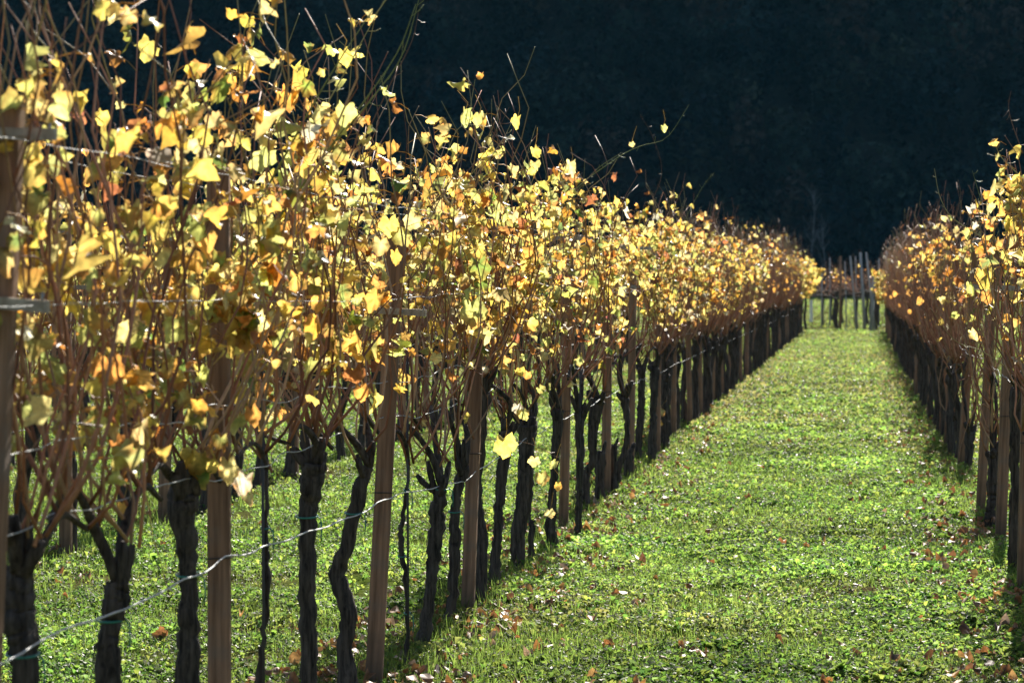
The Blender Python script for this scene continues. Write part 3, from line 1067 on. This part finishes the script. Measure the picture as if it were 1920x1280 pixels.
# sawn-off dead stumps left between the vines
ST = bpy.data.objects
for (u, vt, vb, wd, lab) in ((1125, 845, 945, 20, "tallest sawn dead vine stump with ragged split top"), (1150, 838, 932, 15, "dead vine stump standing between post and forked vine"),
                             (1178, 843, 907, 18, "short thick dead vine stump leaning on a brown post"), (996, 975, 1060, 13, "slim broken stump behind the stout shaggy trunk")):
    X, Y = ground_vine(u, vb)
    tp = px_trunk(X, Y, [(u + 2, vt, wd), (u, (vt + vb) / 2, wd), (u, vb, wd * 1.15)])
    mb, p, rad, hd = trunk_mesh(np.random.default_rng(u), tp, 14, 12, 1, 6)
    o = mb.obj("vine_stump", [M_BARK])
    o.location = (X, Y, float(ground_z(X, Y)))
    tag(o, lab, "stump")

# ------------------------------------------------------------------ the long rows: shared vines, copied
PROTO = {
    "leafy": [far_vine(300 + i, 24, 140, 1.74, 0.36, W_ORANGE, zlen=(1.0, 1.7)) for i in range(5)],
    "thin": [far_vine(320 + i, 32, 34, 1.95, 0.33, W_BROWN, zlen=(1.05, 1.8)) for i in range(5)],
    "bare": [far_vine(340 + i, 35, 8, 1.75, 0.40, W_BROWN, zlen=(0.95, 1.8), k=3) for i in range(4)],
    "lime": [far_vine(360 + i, 16, 220, 1.62, 0.42, W_LIME, zlen=(1.1, 1.8), top_free=1.25, wander=2.0, leaf=(0.085, 0.12)) for i in range(4)],
    "back": [far_vine(380 + i, 20, 60, 1.75, 0.32, W_MIX, zlen=(1.0, 1.5)) for i in range(5)],
}
USED = set()
pr = random.Random(5)


def put(kind, X, Y, label, group, scale=1.0):
    i = pr.randrange(len(PROTO[kind]))
    src = PROTO[kind][i]
    if (kind, i) in USED:
        o = copy_tree(src)
    else:
        o = src
        USED.add((kind, i))
    o.location = (X + pr.uniform(-0.04, 0.04), Y, float(ground_z(X, Y)))
    o.rotation_euler = (0, 0, pr.choice((0, math.pi)) + pr.uniform(-0.25, 0.25))
    s = scale * pr.uniform(0.95, 1.07)
    o.scale = (s, s, s)
    for a in ("label", "group"):
        if a in o:
            del o[a]
    tag(o, label, "grapevine", group)
    return o


Y = 27.6
while Y < ROW_END:
    if Y < 34:
        a = ("leafy", "orange-leaved vine in the row's middle stretch past the twin-stemmed vine", "orange-leaved vines mid-row")
    elif Y < 50:
        a = ("leafy" if pr.random() < .3 else "thin", "half-bare brownish vine further down the row edging the aisle", "half-bare vines further down the near row")
    elif Y < 82:
        a = ("bare" if pr.random() < .5 else "thin", "almost leafless purplish vine near the row's far end by brown soil", "leafless vines far down the near row")
    else:
        a = ("lime", "bright yellow bushy vine closing the far end of the longer row", "yellow vines ending the longer row")
    put(a[0], X_L, Y, a[1], a[2], 1.0 + max(0, (Y - 25) / 70) * 0.10)
    Y += pr.uniform(0.85, 1.12)

# the row across the aisle
RV = [(1905, 1086, 24, 640, "thin dark vine trunk nearest in the row across the aisle"), (1860, 982, 22, 760, "thick black vine trunk between two reddish posts across the aisle"), (1816, 884, 16, 720, "dark trunk tucked behind a reddish post across the aisle"),
      (1788, 842, 15, 700, "black trunk with a curling tendril across the aisle")]
for i, (u, v, wd, hv, lab) in enumerate(RV):
    X, Y = ground_vine(u, v)
    tp = px_trunk(X, Y, [(u + 3, hv + 90, wd * 1.2), (u, hv + 160, wd), (u - 3, (hv + v) / 2 + 80, wd), (u - 4, v, wd * 1.2)])
    kw = {}
    if i == 0:
        kw = dict(shoots=[([(1905, 560), (1868, 470), (1830, 440), (1785, 410), (1762, 370), (1752, 318)], 0.0042, SH_Y), ([(1910, 330), (1880, 300), (1868, 280)], 0.004, SH_Y), ([(1918, 290), (1895, 225), (1890, 190)], 0.0035, SH_B),
                           ([(1900, 700), (1840, 660), (1790, 640), (1745, 580)], 0.003, SH_Y), ([(1870, 480), (1840, 380), (1823, 322)], 0.0028, SH_G)],
                  big=[(1838, 520, .10, 3, -.1), (1850, 560, .09, 4, -.1), (1845, 470, .10, 5, -.05), (1825, 630, .08, 1, -.1), (1890, 625, .09, 2, -.1), (1880, 385, .08, 3, 0)])
    near_vine(200 + i, X, Y, lab, tp, 24, 52 if i == 0 else 24, zmu=1.95 if i == 0 else 2.0, zsd=.3, weights=W_ORANGE, spread=0.5, zlen=(0.95, 1.4), **kw)
near_vine(210, X_R, 13.6, "leafy vine just inside the frame in the row across the aisle", default_trunk(np.random.default_rng(210), 0.9, 0.03), 21, 58, zmu=1.9, zsd=.32, weights=W_MIX, zlen=(0.95, 1.35))
near_vine(211, X_R, 12.5, "vine whose outer leaves show above the nearest trunk across the aisle", default_trunk(np.random.default_rng(211), 0.9, 0.03), 20, 44, zmu=1.9, zsd=.32, weights=W_MIX, zlen=(0.95, 1.35))
Y = 25.6
while Y < ROW_END:
    if Y < 44:
        a = ("thin" if pr.random() < .35 else "bare", "sparse brownish vine along the row across the aisle", "sparse vines of the row across the aisle")
    elif Y < 76:
        a = ("bare", "bare purplish vine far along the row across the aisle", "bare vines far along the row across the aisle")
    else:
        a = ("lime", "bright yellow bushy vine closing the far end of the row across the aisle", "yellow vines ending the row across the aisle")
    put(a[0], X_R + (0.0 if Y < 76 else 0.12), Y, a[1], a[2], 0.95 if Y < 76 else 0.92)
    Y += pr.uniform(0.9, 1.15)

# the rows behind the near row, seen between its trunks
for (X, y0, y1, st, lab, grp) in ((X_L - ROW, 13.0, 58, 1.12, "vine of the second row, glimpsed between the thick near trunks", "vines of the second row"),
                                  (X_L - 2 * ROW, 22.0, 56, 1.15, "vine of the third row, seen small beyond the second row", "vines of the third row"),
                                  (X_L - 3 * ROW, 32.0, 66, 1.4, "vine of the fourth row, barely seen beyond the others", "vines of the fourth row")):
    Y = y0
    while Y < y1:
        put("back", X, Y, lab, grp)
        Y += st * pr.uniform(0.85, 1.15)

# ------------------------------------------------------------------ posts in the rows
YP = lambda u: y_at(u, X_L - 0.03, 1000)
make_post(on_y(-62, 1800, 5.95)[0], 5.95, 2.0, "grey-brown post with two pale crossarms at the edge of the vines", lean=(0.047, 0), wid=0.075, armlen=0.27, armoff=-0.01, band=None, arms=(1.57, 1.93), tilt=0.03)
make_post(X_L - 0.02, YP(405), 1.95, "wide wooden post standing right beside the straight rough trunk", wid=0.066, arms=(), rot=0.10)
make_post(X_L - 0.03, YP(700), 1.86, "tilted wooden post with a nailed crossarm and dark wire band", lean=(0.052, 0), wid=0.068, armlen=0.19, arms=(1.50,), armoff=0.045, rot=0.10)
make_post(X_L + 0.01, y_at(873, X_L, 1140), 1.30, "narrow brown post wedged between two dark trunks", lean=(0.035, 0), arms=(), wid=0.062)
make_post(X_L - 0.02, y_at(1062, X_L, 1000), 1.90, "brown post with a bare rod against its lit edge", wid=0.062, rot=0.04, lean=(0.02, 0))
make_post(X_L, y_at(1136, X_L, 940), 1.30, "brown post standing among the sawn stumps", wid=0.068, arms=(), lean=(0.01, 0))
make_post(X_L, y_at(1182, X_L, 890), 1.9, "brown post behind the forked vine", wid=0.062, lean=(0.012, 0))
make_post(X_L, y_at(1232, X_L, 850), 1.9, "pale-edged post beside the upright trunk past the stumps", wid=0.055, lean=(0.012, 0))
FP = []
FP.append(make_post(X_L, 29.0, 1.9, "brown post of the near row's far stretch, half hidden by vines", "posts far down the near row", wid=0.06))
Y = 31.4
while Y < ROW_END - 1:
    o = copy_tree(FP[0])
    o.location = (X_L + pr.uniform(-0.04, 0.04), Y, 0)
    o.rotation_euler = (pr.uniform(-.02, .02), pr.uniform(-.03, .04), pr.uniform(-.1, .1))
    Y += pr.uniform(2.1, 2.9)
RP = [(1918, 1110, "dark reddish post at the very edge of the row across the aisle"), (1876, 1004, "reddish post with curled bark scraps across the aisle"), (1838, 962, "broad reddish post in front of the thick black trunk"),
      (1802, 880, "reddish post leaning outward across the aisle"), (1772, 822, "slim reddish post beyond the leaning one across the aisle")]
for i, (u, v, lab) in enumerate(RP):
    X, Y = ground_vine(u, v)
    make_post(X, Y, 1.9, lab, lean=(0.02 + 0.015 * i, 0), wid=0.062 + 0.004 * (i % 2), arms=(1.58, 1.9) if i % 2 == 0 else (), rot=0.1)
o0 = make_post(X_R, 28.0, 1.9, "reddish post further along the row across the aisle", "posts along the row across the aisle", lean=(0.05, 0), wid=0.062)
Y = 30.0
while Y < ROW_END - 1:
    o = copy_tree(o0)
    o.location = (X_R + pr.uniform(-0.05, 0.05), Y, 0)
    o.rotation_euler = (pr.uniform(-.02, .02), pr.uniform(0, .10), pr.uniform(-.1, .1))
    Y += pr.uniform(1.7, 2.4)
s0 = make_post(X_L - ROW, 16.2, 1.9, "brown post of the second row, seen between near trunks", "posts of the second row", wid=0.07)
o = copy_tree(s0)
o.location = (X_L - ROW, y_at(415, X_L - ROW), 0)
for u in (300, 545, 690, 800):
    o = copy_tree(s0)
    o.location = (X_L - ROW + pr.uniform(-.03, .03), y_at(u, X_L - ROW), 0)
    o.rotation_euler = (0, pr.uniform(-.02, .03), pr.uniform(-.1, .1))
s1 = make_post(X_L - 2 * ROW, 26.0, 1.9, "brown post of the third row, small beyond the second", "posts of the third row", wid=0.07)
for yy in (31, 35.5, 41, 46, 52):
    o = copy_tree(s1)
    o.location = (X_L - 2 * ROW, yy, 0)

# ------------------------------------------------------------------ wires


def wire(X, y0, y1, zf, r, label, wav=0.006, step=0.09, group=None):
    rr = np.random.default_rng(abs(int(X * 1000)) + int(1000 * zf(10)))
    ys = np.concatenate([np.arange(y0, min(y1, 26), step), np.arange(max(26, y0), y1, 0.5)])
    k = len(ys)
    sm = np.convolve(rr.normal(0, 1, k + 4), [0.25, 0.5, 0.5, 0.5, 0.25], 'valid')
    sx = np.convolve(rr.normal(0, 1, k + 4), [0.25, 0.5, 0.5, 0.5, 0.25], 'valid')
    zs = np.array([zf(a) for a in ys]) + sm * wav
    q = Mesh()
    tube(q, np.stack([X + sx * wav * 0.8, ys, zs], 1), r * (1 + 0.18 * np.sin(np.arange(k) * 2.1)) * np.interp(ys, [13, 24], [1, 0.6]), 6)
    tag(q.obj("trellis_wire", [M_WIRE]), label, "wire", group)


LOW = np.array([(5.5, .785), (6.2, .80), (7.2, .79), (8.4, .79), (9.9, .76), (11.2, .752), (12.4, .71), (13.2, .68), (14.5, .72), (16, .745), (20, .78), (30, .8), (96, .8)])
wire(X_L + 0.055, 4.6, 94, lambda y: np.interp(y, LOW[:, 0], LOW[:, 1]), 0.0026, "lowest kinked wire tied across the thick near trunks", 0.0055)
wire(X_L + 0.02, 4.6, 94, lambda y: 1.05 + 0.012 * math.sin(y * 1.3), 0.0017, "kinked wire at head height of the near trunks, wound with old wood", 0.009)
wire(X_L + 0.03, 4.6, 94, lambda y: 1.22 + 0.015 * math.sin(y * 0.9 + 1), 0.0016, "wavy wire through the lowest leaves of the near row", 0.009)
for sx, z, lab in ((-0.11, 1.545, "thin wire on the lower crossarms of the near row, farther strand"), (0.13, 1.55, "thin wire on the lower crossarms of the near row, aisle strand"),
                   (-0.13, 1.90, "thin wire on the upper crossarms of the near row, farther strand"), (0.13, 1.90, "thin wire on the upper crossarms of the near row, aisle strand")):
    wire(X_L + sx, 4.6, 94, lambda y, z=z: z + 0.01 * math.sin(y * 1.1), 0.0009, lab, 0.003)
for z, lab in ((0.79, "lowest wire of the second row, pale between the near trunks"), (0.98, "upper wire of the second row, pale between the near canes")):
    wire(X_L - ROW, 12, 60, lambda y, z=z: z + 0.012 * math.sin(y), 0.0032, lab, 0.006)
for z, lab in ((1.05, "middle wire of the row across the aisle among bare canes"), (1.56, "pale wire near the top of the row across the aisle")):
    wire(X_R + 0.03, 12, 94, lambda y, z=z: z + 0.012 * math.sin(y), 0.002, lab, 0.006)

# ------------------------------------------------------------------ beyond the aisle: the next block with its poles
POLES = [(1576, 480, 1575, 622, 0.085, "dark-footed pole standing first at the end of the aisle", 96.6), (1594, 480, 1602, 565, 0.07, "slim leaning pole beyond the dark-footed pole", 96.5), (1613, 473, 1621, 602, 0.10, "thick grey pole with wide foot at the aisle's end", 96.4),
         (1624, 473, 1634, 560, 0.075, "grey pole slanting behind the pale brace pole", 96.7), (1639, 507, 1632, 621, 0.115, "short pale brace pole leaning against the thicker poles", 96.2), (1662, 470, 1662, 545, 0.08, "pole standing apart beside the yellow end vines", 96.8),
         (1648, 485, 1648, 545, 0.06, "thin far pole among the brown canes beyond the aisle", 112), (1556, 483, 1556, 560, 0.06, "thin far pole behind the yellow vine end", 110),
         (1584, 490, 1586, 560, 0.05, "thin stake between the dark-footed pole and the leaning one", 104), (1604, 480, 1606, 560, 0.05, "thin stake close behind the thick grey pole", 108), (1541, 500, 1541, 618, 0.06, "low dark stake beside the white sleeve at the yellow vine end", 98)]
for (u0, v0, u1, v1, wd, lab, yy) in POLES:
    a, b = on_y(u0, v0, yy), on_y(u1, v1, yy)
    dx = (a[0] - b[0]) / max(a[2] - b[2], 0.1)
    root = empty("vineyard_pole", (b[0] + dx * (0 - b[2]), yy, 0), lab, "pole")
    q = Mesh()
    H = a[2]
    tube(q, [(0, 0, -0.2), (dx * H * .5, 0, H * .5), (dx * H, 0, H)], [wd * .6, wd * .5, wd * .42], 8)
    q.obj("pole_shaft", [M_POST if lab.startswith("dark") else M_POLE], root)
    q = Mesh()
    th = np.linspace(0, 6.29, 9)
    tube(q, np.stack([dx * H * .62 + np.cos(th) * wd * .56, np.sin(th) * wd * .56, np.full(9, H * .62)], 1), 0.006, 4)
    q.obj("wire_band", [M_BAND], root)


def arm_vine(seed):
    """An older vine whose thick arms are trained flat along the wire."""
    r = np.random.default_rng(seed)
    root = empty("grapevine", (0, 0, -50), "grapevine", "grapevine")
    q = Mesh()
    tube(q, smooth_path([(0.05, 0, -0.03), (-0.03, 0, .4), (0.02, 0, .85), (0, 0, 1.12)], 12), np.linspace(0.055, 0.042, 12), 8, ridge=lambda th, i: 1 + 0.12 * np.sin(3 * th + i))
    q.obj("trunk", [M_BARK], root)
    for s in (-1, 1):
        q = Mesh()
        tube(q, smooth_path([(0, 0, 1.08), (s * .25, 0, 1.25 + r.normal(0, .04)), (s * .6, 0, 1.2), (s * 0.95, 0, 1.16 + r.normal(0, .05))], 12), np.linspace(.036, .02, 12), 7)
        q.obj("arm", [M_BARK], root)
    crown = Mesh()
    canes = [grow_cane(r, (r.uniform(-.9, .9), r.normal(0, .03), 1.2), r.uniform(.8, 1.4), 9, (r.normal(0, .3), r.normal(0, .3)), 3.0) for _ in range(16)]
    for i, c in enumerate(canes):
        c[:, 0] += (canes[i][0, 0]) * 0
        cane_tube(crown, c, r, 0.006, 3, 1, 0.2)
    place_leaves(r, canes, 5, 1.95, 0.35, .07, .11, crown, W_BROWN, False)
    crown.obj("crown", [M_LEAF, M_CANE], root)
    return root


AV = [arm_vine(500 + i) for i in range(3)]
usedA = 0
for yy, xs_ in ((97.3, (-2.9, -0.75, 0.55, 2.6)), (101.5, (-1.9, -0.1, 1.6)), (106, (-2.6, -0.9, .7, 2.3)), (111, (-3, -1.4, .3, 1.9)), (117, (-2.6, -.7, 1.1, 2.8)), (124, (-3, -1.2, .6, 2.4)), (132, (-3.2, -1.3, .5, 2.3))):
    for x in xs_:
        if usedA < 3:
            o = AV[usedA]
        else:
            o = copy_tree(AV[pr.randrange(3)])
        usedA += 1
        o.location = (x, yy + pr.uniform(-.2, .2), 0)
        o.rotation_euler = (0, 0, pr.uniform(-.15, .15))
        k = pr.uniform(0.98, 1.12)
        o.scale = (k, k, k)
        tag(o, "brownish vine with flat-trained arms in the block beyond the aisle's end", "grapevine", "vines in the block beyond the aisle")
for (u, v, lab) in ((1521, 578, "white plant sleeve beside the longer row's yellow end"), (1639, 570, "white plant sleeve beside the pale brace pole")):
    p = on_y(u, v, 98.5)
    q = Mesh()
    z = np.linspace(0, 0.75, 5)
    tube(q, np.stack([p[0] + 0 * z, 98.5 + 0 * z, z + 0.3], 1), [.055, .05, .05, .05, .055], 12, cap=False)
    tube(q, [(p[0] + .03, 98.5, -0.1), (p[0] + .03, 98.5, 1.2)], 0.012, 6, mat=1)
    tag(q.obj("plant_sleeve", [M_GUARD, M_ROD]), lab, "plant sleeve")

# ------------------------------------------------------------------ fallen leaves
LIT = np.array([[.30, .13, .05], [.40, .17, .06], [.22, .10, .05], [.46, .26, .09], [.34, .24, .16], [.16, .075, .04]])
rl = np.random.default_rng(31)
n = 8000
x1, y1 = scatter(n, X_L - 0.5, X_R + 0.6, 9.5, 80, 1.6, rl)
x2, y2 = scatter(3200, -11, X_L, 5, 55, 1.4, rl)
lx, ly = np.r_[x1, x2], np.r_[y1, y2]
rd = row_dist(lx)
pk = 0.09 + 1.6 * np.exp(-(rd / 0.38) ** 2)
pk = pk + 0.5 * ((ly > 26) & (ly < 62) & (rd < 0.6))
pk = pk * (0.25 + 1.3 * value_noise(lx + 40, ly + 40, 0.6, 44))
k = (rl.uniform(size=len(lx)) < pk) & in_view(lx, ly)
lx, ly = lx[k], ly[k]
n = len(lx)
lit = Mesh()
pos = np.stack([lx, ly, ground_z(lx, ly) + rl.uniform(0.02, 0.075, n)], 1)
ax = np.c_[rl.normal(size=(n, 2)), rl.normal(0, .25, n)]
nr = np.c_[rl.normal(0, .4, n), rl.normal(-.45, .35, n), np.ones(n)]
add_leaves(lit, pos, ax, nr, rl.uniform(0.025, 0.066, n), rl, None, False, 0, 1.0, LIT[rl.integers(0, 6, n)] * rl.uniform(.7, 1.2, (n, 1)))
tag(lit.obj("leaf_litter", [M_LITTER]), "scattered small brown leaf litter under the rows and in the grass", "leaf litter", kind="stuff")

FALLEN = [(307, 1192, .10, 1, "single orange leaf lying in grass between stump-topped vine and straight trunk"), (1268, 1238, .15, 4, "large pale curled leaf standing up in the near grass"), (1640, 908, .14, 5, "flat dark brown leaf lying alone mid-aisle"),
          (1155, 1230, .10, 3, "pale tan leaf lying in the near grass below the large curled one"), (1105, 1275, .10, 3, "yellowish leaf cut by the picture's lower edge"), (1775, 1098, .16, 4, "big pale twisted leaf lying by the row across the aisle"),
          (1148, 1112, .09, 1, "orange upturned leaf in the grass near the stout trunk"), (1400, 1118, .09, 3, "golden curled leaf in mid-aisle grass with stalk up")]
for i, (u, v, sz, ci, lab) in enumerate(FALLEN):
    p = on_ground(u, v, 0.04)
    r = np.random.default_rng(700 + i)
    q = Mesh()
    add_leaves(q, np.zeros((1, 3)), np.array([[r.choice((-1, 1)), r.normal(0, .3), 0.15]]), np.array([[r.normal(0, .25), -0.8, 1.0]]), np.array([sz * 0.75]), r, None, True, 0, 0.6, LIT[[ci]] * 1.15)
    tube(q, [(0, 0, 0), (0.02, 0, 0.03), (0.03, 0.01, 0.07)], 0.0016, 4, (0.35, 0.2, 0.09))
    o = q.obj("fallen_leaf", [M_LITTER])
    o.location = p
    tag(o, lab, "fallen leaf")
base = []
for i in range(5):
    r = np.random.default_rng(720 + i)
    q = Mesh()
    add_leaves(q, np.zeros((1, 3)), np.array([[r.choice((-1, 1)), r.normal(0, .3), 0.05]]), np.array([[r.normal(0, .2), -0.55, 1.0]]), np.array([0.08]), r, None, True, 0, 0.6, LIT[[i]])
    base.append(q.obj("fallen_leaf", [M_LITTER]))
for i in range(70):
    o = base[i] if i < 5 else base[i % 5].copy()
    if i >= 5:
        COL.objects.link(o)
    y = 11.3 + (pr.random() ** 1.5) * 18
    x = X_L + 0.15 + pr.random() ** 1.4 * 2.4
    o.location = (x, y, float(ground_z(x, y)) + pr.uniform(0.025, 0.04))
    o.rotation_euler = (pr.uniform(-.25, .25), pr.uniform(-.3, .3), pr.uniform(-.7, .7))
    s = pr.uniform(.35, .7)
    o.scale = (s * 1.1, s, s * 0.55)
    tag(o, "small dry brown or orange vine leaf lying on the aisle grass", "fallen leaf", "dry leaves on the aisle grass")

# ------------------------------------------------------------------ bare pale trees at the foot of the dark slope


def bare_tree(u, v0, yy, H, label, seed):
    r = np.random.default_rng(seed)
    p = on_y(u, v0, yy)
    z0 = float(hill_z(np.array(p[0]), np.array(yy)))
    root = empty("bare_tree", (p[0], yy, z0), label, "tree")
    q = Mesh()
    main = smooth_path([(0, 0, -0.5), (r.normal(0, .2), 0, H * .4), (r.normal(0, .5), 0, H * .75), (r.normal(0, .8), 0, H)], 14)
    tube(q, main, np.linspace(0.085, 0.02, 14), 7)
    q.obj("trunk", [M_GREYBARK], root)
    q = Mesh()
    for i in range(26):
        j = r.integers(4, 13)
        s = main[j]
        a = r.uniform(0, 6.28)
        L = r.uniform(1.0, 2.8) * (1 - j / 20)
        e = np.array([math.cos(a), math.sin(a), 0])
        pth = np.array([s + e * L * t * .6 + np.array([0, 0, L * (t ** 1.2)]) + r.normal(0, .05, 3) for t in np.linspace(0, 1, 6)])
        tube(q, pth, np.linspace(0.03, 0.008, 6), 4)
        for t in range(2, 6):
            d = r.normal(0, .5, 3)
            tube(q, [pth[t], pth[t] + d * .5 + [0, 0, .2], pth[t] + d + [0, 0, .6]], 0.007, 3)
    q.obj("crown", [M_GREYBARK], root)


bare_tree(1520, 420, 326, 13, "pale bare tree with thin trunk at the foot of the dark slope", 1)
bare_tree(1548, 430, 326.0, 9.0, "shorter bare tree close to the pale one under the dark slope", 2)
for _lst in PROTO.items():
    for _i, _o in enumerate(_lst[1]):
        if (_lst[0], _i) not in USED:
            for _c in list(_o.children):
                bpy.data.objects.remove(_c)
            bpy.data.objects.remove(_o)

# ------------------------------------------------------------------ the valley's thin air
q = Mesh()
q.add([(x, y, z) for z in (-3.0, 135.0) for (x, y) in ((-950, -320), (950, -320), (950, 1550), (-950, 1550))],
      [(0, 3, 2, 1), (4, 5, 6, 7), (0, 1, 5, 4), (1, 2, 6, 5), (2, 3, 7, 6), (3, 0, 4, 7)])
m = bpy.data.materials.new("air")
m.use_nodes = True
m.node_tree.nodes.clear()
ou = m.node_tree.nodes.new("ShaderNodeOutputMaterial")
pv = m.node_tree.nodes.new("ShaderNodeVolumePrincipled")
pv.inputs["Color"].default_value = (0.16, 0.62, 1.0, 1)
pv.inputs["Density"].default_value = 0.000034
pv.inputs["Anisotropy"].default_value = 0.0
m.node_tree.links.new(pv.outputs[0], ou.inputs["Volume"])
tag(q.obj("haze", [m], smooth=False), "thin blue air filling the valley", "haze", kind="stuff")
